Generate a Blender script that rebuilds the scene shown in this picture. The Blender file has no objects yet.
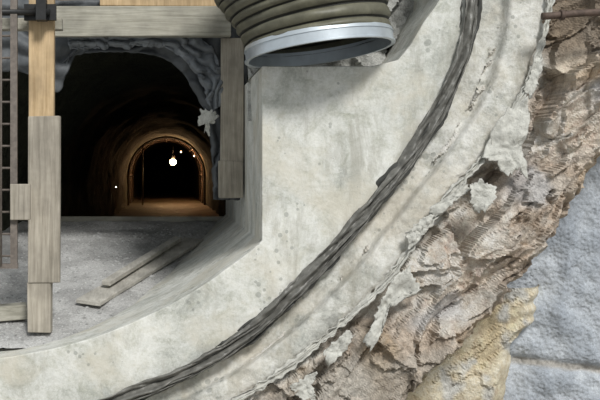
import bpy, bmesh, math, random
from mathutils import Vector, Matrix, noise
random.seed(7)
CX, CZ, D = -1.35, 0.3, 10.0
def P(px, py, y=0.0):
    s = (D+y)/D/100.0
    return Vector((CX+(px-165)*s, y, CZ-(py-170)*s))
def lerp(a,b,t): return a+(b-a)*t
def clamp(v,a=0.0,b=1.0): return max(a,min(b,v))
def sstep(a,b,x):
    t=clamp((x-a)/(b-a)); return t*t*(3-2*t)
def interp(pts, v, k=1):
    o=1-k
    if (pts[0][k]>pts[-1][k]): pts=pts[::-1]
    if v<=pts[0][k]: return pts[0][o]
    for a,b in zip(pts,pts[1:]):
        if v<=b[k]:
            return lerp(a[o],b[o],(v-a[k])/(b[k]-a[k]+1e-9))
    return pts[-1][o]
def resample(pts,n):
    P_=[Vector((p[0],p[1],0)) for p in pts]
    dense=[]
    for i in range(len(P_)-1):
        p0=P_[max(i-1,0)];p1=P_[i];p2=P_[i+1];p3=P_[min(i+2,len(P_)-1)]
        for j in range(12):
            t=j/12
            dense.append(0.5*((2*p1)+(p2-p0)*t+(2*p0-5*p1+4*p2-p3)*t*t+(-p0+3*p1-3*p2+p3)*t**3))
    dense.append(P_[-1])
    L=[0]
    for a,b in zip(dense,dense[1:]): L.append(L[-1]+(b-a).length)
    out=[];j=0
    for i in range(n):
        d=L[-1]*i/(n-1)
        while j<len(L)-2 and L[j+1]<d: j+=1
        t=(d-L[j])/(L[j+1]-L[j]+1e-9)
        out.append(dense[j].lerp(dense[j+1],t))
    return out

# ---------------- materials ----------------
def mat_new(name):
    m=bpy.data.materials.new(name); m.use_nodes=True
    nt=m.node_tree; b=nt.nodes['Principled BSDF']
    return m,nt,b
def N(nt,t,**kw):
    n=nt.nodes.new(t)
    for k,v in kw.items(): setattr(n,k,v)
    return n
def noise_n(nt,vec,scale,detail=6,rough=0.6,dist=0.0):
    n=N(nt,'ShaderNodeTexNoise'); n.inputs['Scale'].default_value=scale
    n.inputs['Detail'].default_value=detail; n.inputs['Roughness'].default_value=rough
    n.inputs['Distortion'].default_value=dist
    nt.links.new(vec,n.inputs['Vector']); return n.outputs['Fac']
def ramp(nt,fac,stops):
    r=N(nt,'ShaderNodeValToRGB'); e=r.color_ramp.elements
    while len(e)<len(stops): e.new(0.5)
    for el,(p,c) in zip(e,stops):
        el.position=p; el.color=(c[0],c[1],c[2],1) if not isinstance(c,(int,float)) else (c,c,c,1)
    nt.links.new(fac,r.inputs['Fac']); return r.outputs['Color']
def mix(nt,fac,a,b,mode='MIX'):
    m=N(nt,'ShaderNodeMix',data_type='RGBA',blend_type=mode)
    for s,v in ((m.inputs[0],fac),(m.inputs[6],a),(m.inputs[7],b)):
        if isinstance(v,(int,float)): s.default_value=v
        elif isinstance(v,tuple): s.default_value=(*v,1)
        else: nt.links.new(v,s)
    return m.outputs[2]
def mul(nt,a,k):
    m=N(nt,'ShaderNodeMath',operation='MULTIPLY'); nt.links.new(a,m.inputs[0]); m.inputs[1].default_value=k; return m.outputs[0]
def coords(nt,scale=(1,1,1),rot=(0,0,0),loc=(0,0,0)):
    tc=N(nt,'ShaderNodeTexCoord'); mp=N(nt,'ShaderNodeMapping')
    mp.inputs['Scale'].default_value=scale; mp.inputs['Rotation'].default_value=rot; mp.inputs['Location'].default_value=loc
    nt.links.new(tc.outputs['Object'],mp.inputs['Vector']); return mp.outputs['Vector']
def bump(nt,b,h,strength=0.4,dist=0.02,prev=None):
    bp=N(nt,'ShaderNodeBump'); bp.inputs['Strength'].default_value=strength; bp.inputs['Distance'].default_value=dist
    nt.links.new(h,bp.inputs['Height'])
    if prev: nt.links.new(prev,bp.inputs['Normal'])
    nt.links.new(bp.outputs['Normal'],b.inputs['Normal']); return bp.outputs['Normal']

def concrete(name,lo,hi,stain,s1=1.2,bs=0.35,warm=None,rough=0.85):
    m,nt,b=mat_new(name); v=coords(nt)
    c=ramp(nt,noise_n(nt,v,s1,8,0.7,0.5),[(0.36,lo),(0.60,hi)])
    mid=noise_n(nt,coords(nt,(1,1,1),(0,0,0),(5,3,1)),5,9,0.78,0.8)
    c=mix(nt,0.75,c,ramp(nt,mid,[(0.3,0.20),(0.52,0.52),(0.72,0.72)]),'OVERLAY')
    fine=noise_n(nt,v,34,6,0.75)
    c=mix(nt,0.5,c,ramp(nt,fine,[(0.3,0.28),(0.7,0.72)]),'OVERLAY')
    st=ramp(nt,noise_n(nt,coords(nt,(1,1,0.3)),3.0,7,0.70,0.4),[(0.52,0.0),(0.64,1.0)])
    c=mix(nt,mul(nt,st,0.65),c,stain)
    if warm:
        w=ramp(nt,noise_n(nt,coords(nt,(1,1,1),(1,2,0)),1.3,6,0.65),[(0.48,0.0),(0.64,1.0)])
        c=mix(nt,mul(nt,w,0.6),c,warm)
    n1=bump(nt,b,noise_n(nt,v,9,8,0.7),bs,0.03)
    n2=bump(nt,b,fine,0.35,0.01,n1)
    vo=N(nt,'ShaderNodeTexVoronoi'); vo.inputs['Scale'].default_value=11; nt.links.new(v,vo.inputs['Vector'])
    gate=ramp(nt,noise_n(nt,v,1.7,3,0.6),[(0.50,0.0),(0.68,0.36)])
    lt=N(nt,'ShaderNodeMath',operation='LESS_THAN'); nt.links.new(vo.outputs['Distance'],lt.inputs[0]); nt.links.new(gate,lt.inputs[1])
    c=mix(nt,mul(nt,lt.outputs[0],0.5),c,(0.22,0.23,0.205))
    nt.links.new(c,b.inputs['Base Color']); b.inputs['Roughness'].default_value=rough
    return m
def wood(name,lo,hi,axis):
    m,nt,b=mat_new(name); s=[14,14,14]; s[axis]=0.8
    v=coords(nt,tuple(s)); f=noise_n(nt,v,2.2,8,0.65,0.5)
    c=ramp(nt,f,[(0.3,lo),(0.7,hi)])
    c=mix(nt,0.5,c,ramp(nt,noise_n(nt,coords(nt),2.5,4,0.6),[(0.35,0.3),(0.65,0.72)]),'OVERLAY')
    nt.links.new(c,b.inputs['Base Color']); b.inputs['Roughness'].default_value=0.8
    bump(nt,b,f,0.4,0.01); return m
def simple(name,col,rough=0.6,metal=0.0,var=0.4,scale=8,bs=0.2,bd=0.01):
    m,nt,b=mat_new(name); v=coords(nt)
    f=noise_n(nt,v,scale,6,0.65,0.3)
    c=ramp(nt,f,[(0.25,tuple(x*(1-var) for x in col)),(0.75,tuple(min(1,x*(1+var)) for x in col))])
    nt.links.new(c,b.inputs['Base Color']); b.inputs['Roughness'].default_value=rough; b.inputs['Metallic'].default_value=metal
    bump(nt,b,f,bs,bd); return m
def vcol(name,bs=0.5,fs=14,rough=0.9,peel=False,bd=0.04,ov=0.6):
    m,nt,b=mat_new(name); v=coords(nt)
    a=N(nt,'ShaderNodeAttribute',attribute_name='Col')
    f=noise_n(nt,v,fs,9,0.75,0.3)
    c=mix(nt,ov,a.outputs['Color'],ramp(nt,f,[(0.3,0.22),(0.7,0.8)]),'OVERLAY')
    g=noise_n(nt,coords(nt,(1,1,1),(0.5,0.9,0)),60,4,0.75)
    c=mix(nt,0.5,c,ramp(nt,g,[(0.3,0.25),(0.7,0.8)]),'OVERLAY')
    nt.links.new(c,b.inputs['Base Color']); b.inputs['Roughness'].default_value=rough
    n1=bump(nt,b,f,bs,bd); n2=bump(nt,b,g,0.5,0.012,n1)
    if peel:
        vo=N(nt,'ShaderNodeTexVoronoi',feature='SMOOTH_F1'); vo.inputs['Scale'].default_value=24; nt.links.new(v,vo.inputs['Vector'])
        bump(nt,b,vo.outputs['Distance'],0.7,0.03,n2)
    return m

M_conc=concrete('smooth_concrete',(0.46,0.47,0.43),(0.70,0.70,0.65),(0.36,0.35,0.30),warm=(0.60,0.56,0.46))
M_ring=concrete('outer_ring_concrete',(0.40,0.405,0.37),(0.68,0.67,0.62),(0.34,0.325,0.27),s1=2.0,bs=0.8,warm=(0.56,0.51,0.42))
M_rock=vcol('fractured_rock',0.6,11,0.9,False,0.05,0.75)
M_shot=vcol('sprayed_concrete',0.4,6,0.85,True,0.04,0.35)
M_och=vcol('ochre_sandstone',0.6,9,0.9,False,0.06,0.7)
M_gravel=vcol('gravel',0.8,35,0.95,False,0.03)
M_mem=simple('dark_membrane',(0.05,0.05,0.045),0.38,0,0.4,9,0.3,0.02)
M_mem2=simple('grey_membrane',(0.145,0.142,0.128),0.38,0,0.45,10,0.4,0.03)
M_fleece=simple('grey_fleece',(0.085,0.092,0.098),0.6,0,0.4,5,0.4,0.04)
M_scrap=simple('pale_torn_fleece',(0.54,0.535,0.49),0.9,0,0.3,16,0.9,0.03)
M_duct=simple('olive_duct_fabric',(0.12,0.115,0.08),0.5,0,0.45,5,0.3,0.02)
M_wire=simple('duct_seam_and_dark_cap',(0.02,0.02,0.015),0.6)
M_steel=simple('galvanised_steel',(0.55,0.60,0.64),0.42,0.6,0.15,5,0.05,0.005)
M_rust=simple('rusty_steel',(0.10,0.07,0.055),0.7,0.3,0.5,18)
M_dark=simple('dark_steel',(0.03,0.03,0.03),0.5,0.6)
M_tun=simple('dark_tunnel_lining',(0.040,0.042,0.026),0.85,0,0.7,2.2,0.9,0.15)  # very dark green-brown base colour, mottled by noise
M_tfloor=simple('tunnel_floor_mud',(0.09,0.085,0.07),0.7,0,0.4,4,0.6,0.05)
M_wtan=wood('fresh_timber',(0.36,0.25,0.13),(0.58,0.43,0.26),2)
M_wgz=wood('weathered_timber_vertical',(0.22,0.195,0.155),(0.42,0.38,0.315),2)
M_wgx=wood('weathered_timber_horizontal',(0.23,0.22,0.175),(0.44,0.42,0.355),0)
M_wgy=wood('weathered_timber_lengthwise',(0.34,0.32,0.28),(0.52,0.50,0.45),1)

def finish(bm,name,mats,smooth=False,parent=None):
    me=bpy.data.meshes.new(name); bmesh.ops.recalc_face_normals(bm,faces=bm.faces[:])
    bm.to_mesh(me); bm.free()
    ob=bpy.data.objects.new(name,me); bpy.context.collection.objects.link(ob)
    for m in (mats if isinstance(mats,list) else [mats]): me.materials.append(m)
    if smooth:
        for p in me.polygons: p.use_smooth=True
    if parent: ob.parent=parent
    return ob
def add_box(bm,a,b,mi=0,jit=0.0):
    vs=[]
    for x in (a[0],b[0]):
        for y in (a[1],b[1]):
            for z in (a[2],b[2]):
                vs.append(bm.verts.new((x+random.uniform(-jit,jit),y+random.uniform(-jit,jit),z+random.uniform(-jit,jit))))
    for f in ((0,1,3,2),(4,6,7,5),(0,4,5,1),(2,3,7,6),(0,2,6,4),(1,5,7,3)):
        fc=bm.faces.new([vs[i] for i in f]); fc.material_index=mi
    return vs
def add_beam(bm,p0,p1,w,h,up=Vector((0,0,1)),mi=0,jit=0.0):
    p0=Vector(p0);p1=Vector(p1); d=(p1-p0).normalized(); s=d.cross(up).normalized(); u=s.cross(d)
    vs=[]
    for p in (p0,p1):
        for a,b in ((-1,-1),(1,-1),(1,1),(-1,1)):
            vs.append(bm.verts.new(p+s*w/2*a+u*h/2*b+Vector([random.uniform(-jit,jit) for _ in range(3)])))
    for f in ((0,1,2,3),(7,6,5,4),(0,4,5,1),(1,5,6,2),(2,6,7,3),(3,7,4,0)):
        bm.faces.new([vs[i] for i in f]).material_index=mi
def add_tube(bm,pts,r,seg=10,mi=0,caps=True):
    rings=[]
    for i,p in enumerate(pts):
        d=(pts[min(i+1,len(pts)-1)]-pts[max(i-1,0)]).normalized()
        a=Vector((0,1,0)) if abs(d.y)<0.9 else Vector((0,0,1))
        s=d.cross(a).normalized(); u=s.cross(d)
        rr=r(i) if callable(r) else r
        rings.append([bm.verts.new(p+(s*math.cos(t)+u*math.sin(t))*rr) for t in [2*math.pi*k/seg for k in range(seg)]])
    for A,B in zip(rings,rings[1:]):
        for k in range(seg):
            f=bm.faces.new((A[k],A[(k+1)%seg],B[(k+1)%seg],B[k])); f.smooth=True; f.material_index=mi
    if caps:
        bm.faces.new(rings[0]).material_index=mi; bm.faces.new(rings[-1]).material_index=mi
def bevel(ob,w=0.008,seg=2):
    m=ob.modifiers.new('bevel','BEVEL'); m.width=w; m.segments=seg; m.limit_method='ANGLE'

# ---------------- key curves (front face, cm) ----------------
S=[(470,-90),(470,-20),(469,20),(462,52),(445,95),(420,140),(392,178),(360,218),(325,258),(290,295),(255,327),(215,355),(165,380),(110,402),(40,425),(-60,445),(-160,452)]
O=[(556,-90),(552,-30),(547,15),(535,60),(522,95),(500,135),(470,172),(440,207),(415,240),(390,275),(355,311),(315,346),(275,376),(235,402),(180,435),(110,460),(40,480),(-60,500),(-160,505)]
R=[(720,60),(640,150),(600,207),(575,240),(545,275),(520,312),(490,345),(455,378),(430,402),(380,450),(330,500)]

# ---------------- inner lining: block + invert ----------------
bm=bmesh.new()
inner=[(262,66),(262,241)]+[(v.x,v.y) for v in resample([(262,241),(228,268),(180,299),(120,328),(60,347),(0,358),(-80,366),(-160,368)],30)][1:]
low=[(v.x,v.y) for v in resample(S,70)][::-1]
top=[(455,-90),(446,-10),(434,8),(424,22),(410,46),(398,60),(372,66)]
outl=inner+low+top
fr=[];bk=[]
for (x,y) in outl:
    j=noise.noise(Vector((x*.05,y*.05,0)))*0.6
    fr.append(bm.verts.new(P(x+j,y+j)))
    q=P(x,y); q.y=6.0; bk.append(bm.verts.new(q))
bm.faces.new(fr); bm.faces.new(bk[::-1])
n=len(fr)
for i in range(n):
    f=bm.faces.new((fr[i],fr[(i+1)%n],bk[(i+1)%n],bk[i])); 
ob=finish(bm,'concrete_tunnel_invert_lining',M_conc); bevel(ob,0.012,3)

# ---------------- outer ring ----------------
def band(name,A,B,nu,nv,yf,amp,mat,depth=1.8,edge=0.0):
    a=resample(A,nu); b=resample(B,nu); bm=bmesh.new(); rows=[]
    for i in range(nu):
        row=[]
        e=edge*(noise.noise(Vector((i*0.06,3,0)))+0.6*noise.noise(Vector((i*0.23,7,0))))
        q=a[i]; w=b[i]; d=(w-q)
        for j in range(nv):
            t=j/(nv-1); p=q.lerp(w,t)+d.normalized()*e*sstep(.75,1,t)
            y=yf(t,i)+amp*(noise.fractal(Vector((p.x*.025,p.y*.025,1)),0.85,2.2,6))
            row.append(bm.verts.new(P(p.x,p.y,0)+Vector((0,y,0))))
        v=row[-1].co; row.append(bm.verts.new((v.x,depth,v.z)))
        v=row[0].co; row.insert(0,bm.verts.new((v.x,depth,v.z)))
        rows.append(row)
    for r0,r1 in zip(rows,rows[1:]):
        for j in range(len(r0)-1): 
            f=bm.faces.new((r0[j],r0[j+1],r1[j+1],r1[j])); f.smooth=0<j<len(r0)-2
    return finish(bm,name,mat)
def ry(t,i):
    m=0.52+0.05*noise.noise(Vector((i*.012,9,1)))+0.02*noise.noise(Vector((i*.05,9,1)))
    return 0.15-0.14*sstep(m-.04,m+.04,t)+0.02*sstep(.9,1,t)
band('outer_concrete_ring',S,O,620,40,ry,0.022,M_ring,1.8,7)

# ---------------- membrane strip ----------------
NS=900
def tri(x):
    x=x%1.0; return 1-abs(2*x-1)
def ribbon(name,curve,off,w,y0,mat,seed,curl=0.05,wob=3.0,pl=2.2,rag=0.0,i0=0,i1=NS):
    sp=resample(curve,NS); bm=bmesh.new(); rows=[]
    for i in range(i0,i1):
        t=(sp[min(i+1,NS-1)]-sp[max(i-1,0)]).normalized(); nn=Vector((-t.y,t.x,0))
        nn=-nn if nn.x<0 else nn
        row=[]; s=i*0.0173
        ww=w*(1+0.5*noise.noise(Vector((s*0.9,seed,0)))+0.35*noise.noise(Vector((s*2.7,seed,2)))+rag*noise.noise(Vector((s*9,seed,2))))
        oo=off+wob*noise.noise(Vector((s*.7,seed,5)))+0.8*noise.noise(Vector((s*3,seed,9)))
        for j in range(17):
            u=j/16-0.5
            p=sp[i]+nn*(oo+u*ww)
            k1=noise.noise(Vector((s*1.6+u*3,u*2.0+s*.4,seed)))
            y=y0-curl*tri(u*pl+0.9*noise.noise(Vector((s*0.8,seed,3))))-0.07*abs(k1)-0.018*noise.noise(Vector((s*6,u*3,seed)))
            row.append(bm.verts.new(P(p.x,p.y,0)+Vector((0,y,0))))
        rows.append(row)
    for a,b in zip(rows,rows[1:]):
        for j in range(16): bm.faces.new((a[j],a[j+1],b[j+1],b[j])).smooth=True
    o=finish(bm,name,mat); sm=o.modifiers.new('thick','SOLIDIFY'); sm.thickness=0.006
    return o
root=bpy.data.objects.new('waterproofing_membrane',None); bpy.context.collection.objects.link(root)
for k,(o_,w_,y_,m_,c_,wb,pl) in enumerate([(1.5,17,0.05,M_mem,0.05,2,2.0),(-1.5,12,0.0,M_mem2,0.06,2.5,1.3),(5.5,3.5,-0.0,M_mem2,0.03,2.5,1.0)]):
    r_=ribbon('fold_%d'%(k+1),S,o_,w_,y_,m_,k*11+2,c_,wb,pl,0.1); r_.parent=root
ribbon('geotextile_fleece_edge',O,-1,7,-0.02,M_scrap,57,0.03,3.0,1.0,1.1,60,760)

# ---------------- heightfields ----------------
def hf(name,x0,x1,y0,y1,st,fn,mat,smooth=False):
    bm=bmesh.new(); lay=bm.verts.layers.float_color.new('Col')
    nx=int((x1-x0)/st)+1; ny=int((y1-y0)/st)+1; g={}
    for i in range(nx):
        for j in range(ny):
            px=x0+i*st; py=y0+j*st; r=fn(px,py)
            if r is None: continue
            y,c,yp=r
            v=bm.verts.new(P(px,py,yp)+Vector((0,y-yp,0))); v[lay]=(c[0],c[1],c[2],1); g[i,j]=v
    for i in range(nx-1):
        for j in range(ny-1):
            k=[(i,j),(i+1,j),(i+1,j+1),(i,j+1)]
            if all(q in g for q in k): bm.faces.new([g[q] for q in k])
    ob=finish(bm,name,mat,smooth); return ob
def facet(p,sc,tilt,off,seed):
    q=Vector((p.x/sc,p.y/sc,seed)); d,pts=noise.voronoi(q)
    c=pts[0]; cv=noise.cell_vector(c*7.31+Vector((seed,1,2)))
    rel=q-c
    return off*(cv.x-0.5)*2+tilt*((cv.y-0.5)*rel.x+(cv.z-0.5)*rel.y)*2, d[1]-d[0], cv
def mixc(a,b,t): return tuple(lerp(a[i],b[i],t) for i in range(3))
ang=math.radians(-48)
def rot(px,py,st=2.0,an=ang):
    u=px*math.cos(an)+py*math.sin(an); v=-px*math.sin(an)+py*math.cos(an)
    return Vector((u/st,v,0))
def terrace(x,k=0.16):
    f=math.floor(x); r=x-f; return f+ (sstep(1-k,1,r)) + 0.18*r
def rockfn(px,py):
    ox=interp(O,py); rx=interp(R,py)
    if px<ox-45: return None
    rx+=9*noise.noise(Vector((px*.05,py*.05,4)))+4*noise.noise(Vector((px*.15,py*.15,4)))
    d=(rx-px)*0.72
    if d<-4: return None
    w=Vector((noise.noise(Vector((px*.02,py*.02,0))),noise.noise(Vector((px*.02,py*.02,9))),0))*10
    p=rot(px,py,1.8)+w
    f1,e1,c1=facet(p,60,0.34,0.12,1.0); f2,e2,c2=facet(p,26,0.15,0.045,2.0)
    fr=noise.fractal(Vector((px*.025,py*.025,2)),0.9,2.1,7)
    q=rot(px,py,2.2,math.radians(-40))
    tn=2.2*noise.fractal(Vector((q.x*.016,q.y*.016,6)),0.85,2.1,6)+0.018*q.y
    T=terrace(tn)
    do=(px-ox)*0.72
    bul=0.14-0.24*sstep(0,60,do)
    y=bul-(f1+f2)-0.035*fr-0.095*(T-tn)-0.05*noise.noise(Vector((px*.01,py*.01,3)))
    y=lerp(1.25,y,math.sqrt(clamp(d/26)))
    if do<12: y=max(y,lerp(0.10,0.0,clamp(do/12)))
    n1=noise.fractal(Vector((px*.012,py*.012,5)),0.9,2,4); n2=noise.fractal(Vector((px*.04,py*.04,8)),0.8,2,4)
    cell=noise.cell_vector(Vector((math.floor(tn)*3.1,1.5,2.5)))
    col=mixc((0.42,0.345,0.275),(0.60,0.52,0.44),sstep(-0.4,0.4,n1))
    col=mixc(col,(0.50,0.47,0.425),0.45*sstep(-0.1,0.4,n2))
    col=mixc(col,(0.65,0.63,0.585),0.6*sstep(0.5,0.7,cell.x)*sstep(-.4,.3,n1))
    col=mixc(col,(0.42,0.44,0.47),0.5*sstep(0.25,0.5,noise.noise(Vector((px*.018,py*.018,31)))))
    col=mixc(col,(0.42,0.31,0.19),0.5*sstep(0.10,0.45,noise.noise(Vector((px*.02,py*.02,77)))))
    br=sstep(75,40,py+10*n2)*sstep(530,555,px)
    col=mixc(col,(0.18,0.14,0.10),0.85*br)
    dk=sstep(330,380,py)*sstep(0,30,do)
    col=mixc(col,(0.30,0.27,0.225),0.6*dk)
    col=mixc(col,(0.62,0.61,0.565),0.75*sstep(22,4,do+16*n2)*(1-br))
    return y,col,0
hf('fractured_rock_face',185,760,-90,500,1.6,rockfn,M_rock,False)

def shotfn(px,py):
    n=noise.fractal(Vector((px*.02,py*.02,3)),0.9,2,5)
    y=1.35+0.10*n-0.0006*(px-560)
    col=mixc((0.31,0.34,0.38),(0.46,0.49,0.525),sstep(-0.5,0.5,n))
    l=abs(py-(366+0.12*(px-560)+6*noise.noise(Vector((px*.03,1,1)))))
    col=mixc(col,(0.32,0.27,0.20),0.6*sstep(5,2,l)); y+=0.06*sstep(8,2,l)
    return y,col,1.35
hf('shotcrete_wall',470,860,40,520,2.5,shotfn,M_shot,True)
OE=[(600,250),(575,262),(552,290),(545,310),(538,330),(525,350),(520,375),(516,400),(505,440),(490,520)]
def ochfn(px,py):
    e=interp(OE,py)+12*noise.noise(Vector((py*.03,2,2)))+6*noise.noise(Vector((py*.1,2,2)))
    d=e-px
    if d<-3: return None
    n=noise.fractal(Vector((px*.02,py*.02,13)),1.0,2,5)
    q=rot(px,py,3,math.radians(-35)); tn=1.6*noise.fractal(Vector((q.x*.02,q.y*.02,16)),0.85,2.1,6)+0.02*q.y
    y=1.0-0.06*n-0.05*(terrace(tn)-tn); y=lerp(1.42,y,math.sqrt(clamp(d/22)))
    col=mixc((0.50,0.42,0.28),(0.66,0.59,0.45),sstep(-0.5,0.5,n))
    col=mixc(col,(0.47,0.485,0.49),0.75*sstep(0.05,0.4,noise.fractal(Vector((px*.025,py*.025,41)),1,2,4)))
    return y,col,1.0
hf('ochre_sandstone_bench',380,570,288,520,2.0,ochfn,M_och,False)

def backfn(px,py):
    n=noise.fractal(Vector((px*.03,py*.03,23)),0.9,2,5)
    f1,e1,c1=facet(Vector((px,py,0)),30,0.2,0.1,9.0)
    col=mixc((0.28,0.28,0.26),(0.5,0.5,0.47),sstep(-0.4,0.5,n))
    return 1.3-f1-0.06*n,col,1.0
hf('rough_shotcrete_backing',250,480,-140,120,2.5,backfn,M_rock,False)

# ---------------- torn scraps ----------------
def flap(pts,yb,lift,seed,mat=M_scrap,name='torn_fleece_scrap',mesh_tex=False):
    cx=sum(p[0] for p in pts)/len(pts); cy=sum(p[1] for p in pts)/len(pts)
    bm=bmesh.new(); nr=12
    edge=[]
    for i in range(len(pts)):
        a=pts[i];b=pts[(i+1)%len(pts)]
        for k in range(10):
            t=k/10; x=lerp(a[0],b[0],t); y=lerp(a[1],b[1],t)
            j=2.6*noise.noise(Vector((x*.3,y*.3,seed)))+2.6*noise.noise(Vector((x*.9,y*.9,seed)))
            dx,dy=x-cx,y-cy; l=math.hypot(dx,dy)+.01
            edge.append((x+dx/l*j*1.3,y+dy/l*j*1.3))
    c=bm.verts.new(P(cx,cy,0)+Vector((0,yb-lift*.3,0))); prev=None; ne=len(edge)
    for r in range(1,nr+1):
        t=r/nr; row=[]
        for (x,y) in edge:
            X=lerp(cx,x,t);Y=lerp(cy,y,t)
            d=yb-lift*(0.4+0.9*noise.noise(Vector((X*.05,Y*.05,seed))))-0.022*noise.fractal(Vector((X*.15,Y*.15,seed)),.8,2,3)
            row.append(bm.verts.new(P(X,Y,0)+Vector((0,d,0))))
        for k in range(ne):
            if prev is None: bm.faces.new((c,row[k],row[(k+1)%ne])).smooth=True
            else: bm.faces.new((prev[k],row[k],row[(k+1)%ne],prev[(k+1)%ne])).smooth=True
        prev=row
    o=finish(bm,name,mat); s=o.modifiers.new('t','SOLIDIFY'); s.thickness=0.012; s.offset=1
    return o
flap([(494,118),(522,98),(527,118),(519,148),(524,180),(514,168),(503,176),(492,162),(478,158)],-0.09,0.09,1)
flap([(464,186),(474,180),(490,188),(487,203),(474,212),(464,203)],-0.16,0.10,2)
flap([(426,208),(452,192),(462,182),(466,190),(450,203),(432,218)],-0.08,0.07,3)
flap([(404,232),(418,217),(430,214),(424,228),(412,244),(406,248)],-0.09,0.07,4)
flap([(378,296),(392,274),(404,266),(418,288),(400,292),(388,300),(380,318),(378,330),(366,348),(360,336),(370,318)],-0.13,0.09,5)
flap([(288,384),(304,374),(316,370),(310,384),(316,400),(298,396)],-0.08,0.07,6)
flap([(322,350),(345,328),(352,334),(342,350),(327,364)],-0.08,0.06,7)
flap([(521,90),(534,56),(540,60),(535,84),(527,100)],-0.06,0.05,8)

# ---------------- ventilation duct ----------------
root=bpy.data.objects.new('ventilation_duct',None); bpy.context.collection.objects.link(root)
def duct_frame(t):
    cx=lerp(318,268,t**1.2); cy=lerp(43,-125,t)
    a=math.radians(lerp(7,26,t**0.8)); rr=lerp(0.735,0.94,sstep(0,0.55,t))
    c=P(cx,cy,0.0); ax=Vector((-math.sin(a),0.055,math.cos(a))).normalized()
    s=Vector((0,1,0)).cross(ax).normalized(); u=ax.cross(s)
    return c+Vector((0,t*0.15,0)),s,u,ax,rr
bm=bmesh.new(); rows=[]; nt_=340; sg=96; nrib=16
for i in range(nt_):
    t=i/(nt_-1); c,s,u,ax,rr=duct_frame(t); ph=(t*nrib+0.25*noise.noise(Vector((t*9,0,0))))%1.0
    rib=abs(math.sin(ph*math.pi))**0.5
    row=[]
    for k in range(sg):
        th=2*math.pi*k/sg
        w=0.02*noise.noise(Vector((math.cos(th)*3,math.sin(th)*3,t*20)))
        r=rr-0.055+0.05*rib+w
        row.append(bm.verts.new(c+(s*math.cos(th)+u*math.sin(th))*r))
    rows.append((row,ph))
for (A,pa),(B,pb) in zip(rows,rows[1:]):
    for k in range(sg):
        f=bm.faces.new((A[k],A[(k+1)%sg],B[(k+1)%sg],B[k])); f.smooth=True
        f.material_index=1 if (pa<0.10 or pa>0.90) else 0
bm.faces.new(rows[-1][0]).material_index=1  # cap added above the frame to keep the hose opening dark
finish(bm,'ribbed_hose',[M_duct,M_wire],parent=root)
bm=bmesh.new(); c,s,u,ax,rr=duct_frame(0); prof=[(0.70,0.04),(0.73,0.04),(0.745,0.0),(0.735,-0.005),(0.735,-0.085),(0.75,-0.09),(0.75,-0.105),(0.71,-0.105),(0.70,0.04)]
pr=None
for (r,h) in prof:
    row=[bm.verts.new(c+(s*math.cos(2*math.pi*k/sg)+u*math.sin(2*math.pi*k/sg))*r+ax*h) for k in range(sg)]
    if pr:
        for k in range(sg):
            f=bm.faces.new((pr[k],pr[(k+1)%sg],row[(k+1)%sg],row[k])); f.smooth=True
    pr=row
o=finish(bm,'end_collar',M_steel,parent=root); e=o.modifiers.new('es','EDGE_SPLIT'); e.split_angle=0.7

# ---------------- tunnel (horseshoe section) ----------------
FZ=-1.35
bm=bmesh.new(); tx,tz=CX+0.07,0.05; rows=[]
def trad(y): return lerp(2.9,1.9,sstep(2.6,9,y))
def prof_pt(u,tr):
    if u<0.2: return (tr, lerp(FZ-tz,0,u/0.2))
    if u>0.8: return (-tr, lerp(0,FZ-tz,(u-0.8)/0.2))
    a=math.pi*(u-0.2)/0.6; return (tr*math.cos(a),tr*math.sin(a))
for i in range(150):
    y=2.75+i*0.5; row=[]; tr=trad(y)
    for k in range(61):
        x,z=prof_pt(k/60,tr-(0.07 if i%5==0 else 0)); f=1+0.04*noise.fractal(Vector((x,z,y*.8)),.8,2,3)
        row.append(bm.verts.new((tx+x*f,y,tz+(z*f if z>0 else z))))
    rows.append(row)
for A,B in zip(rows,rows[1:]):
    for k in range(60): bm.faces.new((A[k],A[k+1],B[k+1],B[k])).smooth=True
bm.faces.new(rows[-1])
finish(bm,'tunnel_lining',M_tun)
bm=bmesh.new(); rows=[]
for i in range(180):
    y=5.9+i*0.4
    rows.append([bm.verts.new((tx-2.1+4.2*k/24,y,FZ+0.03+0.03*noise.fractal(Vector((k*.4,y,0)),.8,2,4))) for k in range(25)])
for A,B in zip(rows,rows[1:]):
    for k in range(24): bm.faces.new((A[k],A[k+1],B[k+1],B[k]))
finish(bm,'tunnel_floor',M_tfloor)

def lamp(loc,r,strength,watts,col,name='tunnel_work_lamp'):
    m,nt,b=mat_new('lamp_glow'); b.inputs['Emission Color'].default_value=(*col,1); b.inputs['Emission Strength'].default_value=strength
    bm=bmesh.new(); bmesh.ops.create_uvsphere(bm,u_segments=16,v_segments=10,radius=r)
    add_tube(bm,[Vector((0,0.0,r*.8)),Vector((0,0,r*2.2))],r*0.6,10,1)
    add_tube(bm,[Vector((0,0,r*2.2)),Vector((0,0,r*5))],r*0.12,6,1)
    o=finish(bm,name,[m,M_dark]); o.location=loc
    if watts:
        l=bpy.data.lights.new('bulb','POINT'); l.energy=watts; l.color=col; l.shadow_soft_size=r*1.3
        lo=bpy.data.objects.new('bulb_light',l); bpy.context.collection.objects.link(lo); lo.parent=o; lo.location=(0,-r*1.8,0)
lamp(P(173,162,38),0.15,60,130,(1.0,0.62,0.30))
lamp(P(194,156,38),0.03,5,60,(1.0,0.38,0.13))
lamp(P(181,152,44),0.03,6,70,(1.0,0.45,0.16))
lamp(P(92,174,15),0.014,6,1.6,(1.0,0.9,0.5))
lamp(P(116,187,24),0.022,6,1.5,(1.0,0.85,0.55))
bm=bmesh.new()
for yy in (36,39,42):
    pts=[Vector((tx+x,yy,tz+z)) for x,z in [prof_pt(k/50,1.76) for k in range(51)]]
    add_tube(bm,pts,0.05,8)
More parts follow.
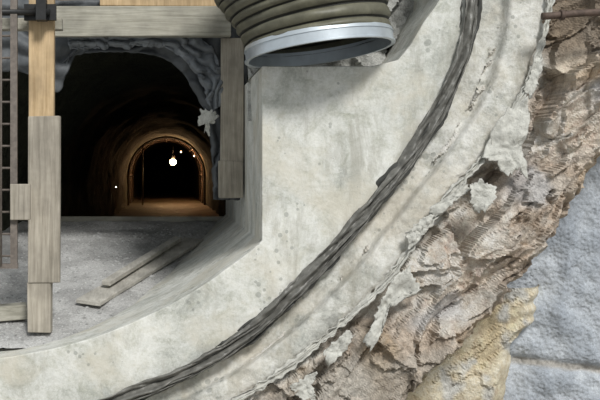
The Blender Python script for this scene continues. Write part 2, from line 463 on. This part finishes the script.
for u in (0.2,0.35,0.5,0.65,0.8):
    x,z=prof_pt(u,1.72); add_tube(bm,[Vector((tx+x,36,tz+z)),Vector((tx+x,42,tz+z))],0.03,6)
for dx in (-1.1,): add_tube(bm,[Vector((tx+dx,36,FZ)),Vector((tx+dx,36,tz+1.35))],0.035,6)
finish(bm,'steel_formwork_arch',M_rust)

# ---------------- gravel ----------------
GZ=[(-1.75,-0.5),(-1.55,0.3),(-1.40,0.8),(-1.22,1.5),(-1.08,2.3),(-0.72,4.2),(-0.53,6.0),(-0.52,7)]
bm=bmesh.new(); lay=bm.verts.layers.float_color.new('Col'); rows=[]
def gz(x,y): return interp(GZ,y,1)-0.13*sstep(-1.9,-1.0,x)*sstep(6,4.5,y)+0.025*noise.fractal(Vector((x*1.5,y*1.5,0)),.8,2,4)+0.010*noise.noise(Vector((x*20,y*20,0)))
for i in range(170):
    y=0.35+i*0.034; row=[]
    for k in range(130):
        x=-4.6+k*0.0335; v=bm.verts.new((x,y,gz(x,y))); n_=noise.fractal(Vector((x*2,y*2,4)),.9,2,4)
        c=mixc((0.38,0.375,0.365),(0.54,0.535,0.52),sstep(-.5,.5,n_)); v[lay]=(*c,1); row.append(v)
    rows.append(row)
last=[bm.verts.new((v.co.x,v.co.y+.3,-1.85)) for v in rows[-1]]
for v in last: v[lay]=(0.2,0.2,0.2,1)
rows.append(last)
for A,B in zip(rows,rows[1:]):
    for k in range(129): bm.faces.new((A[k],A[k+1],B[k+1],B[k])).smooth=True
for k in range(2200):
    x=random.uniform(-3.5,-.6); y=random.uniform(0.4,6); s=random.uniform(.006,.02)*(1.8 if random.random()<.05 else 1)
    r=bmesh.ops.create_icosphere(bm,subdivisions=1,radius=s); g_=random.uniform(.3,.6)
    for v in r['verts']:
        v.co=Vector((x+v.co.x*1.2,y+v.co.y,gz(x,y)+v.co.z*.7))+Vector([random.uniform(-.2,.2)*s for _ in range(3)]); v[lay]=(g_,g_,g_*.97,1)
finish(bm,'gravel_fill',M_gravel)
bm=bmesh.new(); add_box(bm,(-3.1,6.12,-0.62),(-0.36,6.2,-0.45)); o=finish(bm,'timber_kickboard',M_wgx); bevel(o)

# planks on gravel
def on_gravel(px,y,h):
    x=CX+(px-165)*(D+y)/D/100; return Vector((x,y,gz(x,y)+h))
bm=bmesh.new(); up=Vector((0,-0.25,1))
add_beam(bm,on_gravel(88,1.3,0.07),on_gravel(194,4.7,0.07),0.30,0.05,up)
o=finish(bm,'scaffold_plank',M_wgy); bevel(o)
bm=bmesh.new()
add_beam(bm,on_gravel(106,1.8,0.13),on_gravel(178,4.3,0.13),0.11,0.06,up)
o=finish(bm,'timber_batten',M_wgy); bevel(o)
bm=bmesh.new(); add_beam(bm,on_gravel(-60,0.85,0.1),on_gravel(27,1.0,0.10),0.24,0.16,mi=0)
o=finish(bm,'timber_offcut',M_wgx); bevel(o)

# ---------------- timber frame ----------------
root=bpy.data.objects.new('timber_portal_frame',None); bpy.context.collection.objects.link(root)
def tb(name,px0,px1,py0,py1,y0,y1,mat):
    a=P(px0,py0,y0);b=P(px1,py1,y0); bm=bmesh.new(); add_box(bm,(a.x,y0,b.z),(b.x,y1,a.z),0,0.006)
    o=finish(bm,name,mat,parent=root); bevel(o,0.01)
tb('post_upper',29,54,-60,118,0.62,0.74,M_wtan)
tb('post_lower',28,60,116,283,0.54,0.62,M_wgz)
tb('post_foot',27,51,282,333,0.56,0.70,M_wgz)
tb('header_beam',48,231,6,36,2.05,2.2,M_wgx)
tb('upper_beam',100,229,-14,6,2.1,2.3,M_wtan)
tb('jamb_board',221,244,38,163,2.15,2.3,M_wgz)
tb('jamb_board_lower',219,243,161,198,2.12,2.28,M_wgz)
tb('brace_board',-40,62,18,30,0.76,0.86,M_wgx)

# fleece around the opening
def drape(name,inn,out,y0,amp,mat,seed,nf=2.5):
    a=resample(inn,240); b=resample(out,240); bm=bmesh.new(); rows=[]
    for i in range(240):
        row=[]
        for j in range(30):
            t=j/29; p=a[i].lerp(b[i],t)
            e=(3.5*noise.noise(Vector((i*.06,seed,0)))+1.6*noise.noise(Vector((i*.25,seed,0))))*(1-t)
            ph=t*nf+1.8*noise.noise(Vector((i*.022,seed,1)))+0.7*noise.noise(Vector((i*.07,t*2,1)))
            y=y0+amp*noise.noise(Vector((p.x*.03,p.y*.03,seed)))-0.15*tri(ph)*(0.4+1.2*abs(noise.noise(Vector((i*.04,t*2,seed)))))-0.012*noise.fractal(Vector((p.x*.12,p.y*.12,seed)),.9,2,3)
            row.append(bm.verts.new(P(p.x+e,p.y+e,y)))
        rows.append(row)
    for A,B in zip(rows,rows[1:]):
        for j in range(29): bm.faces.new((A[j],A[j+1],B[j+1],B[j])).smooth=True
    o=finish(bm,name,mat); s=o.modifiers.new('t','SOLIDIFY'); s.thickness=.015; return o
drape('fleece_curtain',[(-60,76),(20,72),(56,92),(62,68),(80,55),(110,52),(140,53),(162,58),(178,68),(190,84),(200,101),(207,120),(211,150),(214,200)],
      [(-60,-10),(20,-10),(50,0),(80,0),(100,0),(130,0),(160,0),(190,0),(215,0),(240,10),(246,50),(246,100),(246,150),(240,200)],2.5,0.10,M_fleece,3,4)
def flap2(pts,y,seed,mat):
    o=flap(pts,0,0.1,seed,mat,'torn_fleece_scrap'); 
    for v in o.data.vertices:
        s=(D+y)/D; v.co=Vector((CX+(v.co.x-CX)*s, v.co.y+y, CZ+(v.co.z-CZ)*s))
flap2([(200,108),(208,110),(216,113),(214,124),(209,124),(210,136),(205,131),(206,124),(198,126)],2.25,12,M_scrap)
drape('hanging_fleece_roll',[(70,50),(120,47),(165,48),(188,64),(202,84),(211,110)],[(66,30),(120,30),(175,30),(208,44),(220,66),(224,104)],2.3,0.10,simple('light_grey_fleece',(0.19,0.205,0.22),0.8,0,0.35,5,0.4,0.03),8,2.5)

# headwall
bm=bmesh.new()
a=P(-300,-200,2.75);b=P(262,16,2.75); add_box(bm,(a.x,2.75,b.z),(b.x,3.2,a.z))
a=P(-300,16,2.75);b=P(-70,450,2.75); add_box(bm,(a.x,2.75,b.z),(b.x,3.2,a.z))
finish(bm,'concrete_headwall',simple('brown_headwall',(0.16,0.13,0.10),0.9,0,0.4,3,.6,.05))

# steel lattice gate
bm=bmesh.new()
def bar(p0,p1,w=0.03,h=0.03): add_beam(bm,p0,p1,w,h,Vector((0,1,0)))
bar(P(14,-60,.45),P(14,268,.45),0.07,0.05); bar(P(-70,-60,.45),P(-70,268,.45),0.07,0.05)
bar(P(-73,266,.45),P(18,266,.45),0.05,0.06)
for k in range(15):
    add_tube(bm,[P(-70,-52+k*22,.45),P(14,-52+k*22,.45)],0.012,8)
for x in (-56,-42,-28,-14,1): add_tube(bm,[P(x,-60,.42),P(x,266,.42)],0.012,8)
o=finish(bm,'steel_lattice_gate',simple('gate_steel',(0.17,0.145,0.125),0.6,0.3,0.4,18))
bm=bmesh.new(); a=P(10,184,.36);b=P(30,220,.36); add_box(bm,(a.x,.36,b.z),(b.x,.42,a.z)); 
add_box(bm,(a.x+.02,.42,b.z+.05),(b.x-.02,.5,a.z-.05)); o=finish(bm,'gate_hinge_block',M_wgz); bevel(o)
bm=bmesh.new(); add_tube(bm,[P(-80,12,.45),P(50,12,.45)],0.035,14); add_tube(bm,[P(-80,22,.9),P(-20,22,.9)],0.03,12)
add_box(bm,P(24,20,.5)[:],(P(56,4,.5).x,.56,P(56,4,.5).z)); add_box(bm,(P(36,0,.4).x,.38,P(36,20,.4).z),(P(46,0,.4).x,.52,P(36,-3,.4).z))
finish(bm,'scaffold_tube_with_clamp',M_dark)

# pipe top right
bm=bmesh.new(); add_tube(bm,[P(x,15-0.02*(x-540)+1.5*math.sin(x*.05),-0.35) for x in range(542,720,6)],0.035,14)
for x in (560,630): add_tube(bm,[P(x,15,-.35),P(x+4,15,-.35)],0.05,14)
finish(bm,'rusty_water_pipe',M_rust)

# excavation ground
bm=bmesh.new(); lay=bm.verts.layers.float_color.new('Col'); rows=[]
for i in range(70):
    row=[]
    for k in range(90):
        x=-9+k*.22; y=-13+i*.22; v=bm.verts.new((x,y,-2.95+0.08*noise.fractal(Vector((x,y,0)),.8,2,4))); v[lay]=(.34,.31,.26,1); row.append(v)
    rows.append(row)
for A,B in zip(rows,rows[1:]):
    for k in range(89): bm.faces.new((A[k],A[k+1],B[k+1],B[k])).smooth=True
finish(bm,'excavation_ground',M_gravel)

# ---------------- light ----------------
bpy.context.scene.view_settings.view_transform='Standard'
w=bpy.data.worlds.new('overcast_sky'); bpy.context.scene.world=w; w.use_nodes=True
bg=w.node_tree.nodes['Background']; bg.inputs[0].default_value=(0.90,0.96,1.0,1); bg.inputs[1].default_value=0.58
s=bpy.data.lights.new('sun','SUN'); s.energy=2.95; s.angle=math.radians(12); s.color=(1,0.985,0.955)
so=bpy.data.objects.new('sun',s); bpy.context.collection.objects.link(so)
so.rotation_euler=Vector((-0.22,0.78,-0.70)).to_track_quat('-Z','Y').to_euler()
cam=bpy.data.cameras.new('camera'); co=bpy.data.objects.new('camera',cam); bpy.context.collection.objects.link(co)
co.location=(CX,-D,CZ); co.rotation_euler=(math.pi/2,0,0); cam.lens=60; cam.sensor_width=36; cam.shift_x=0.225; cam.shift_y=-0.05
cam.clip_end=200
bpy.context.scene.camera=co
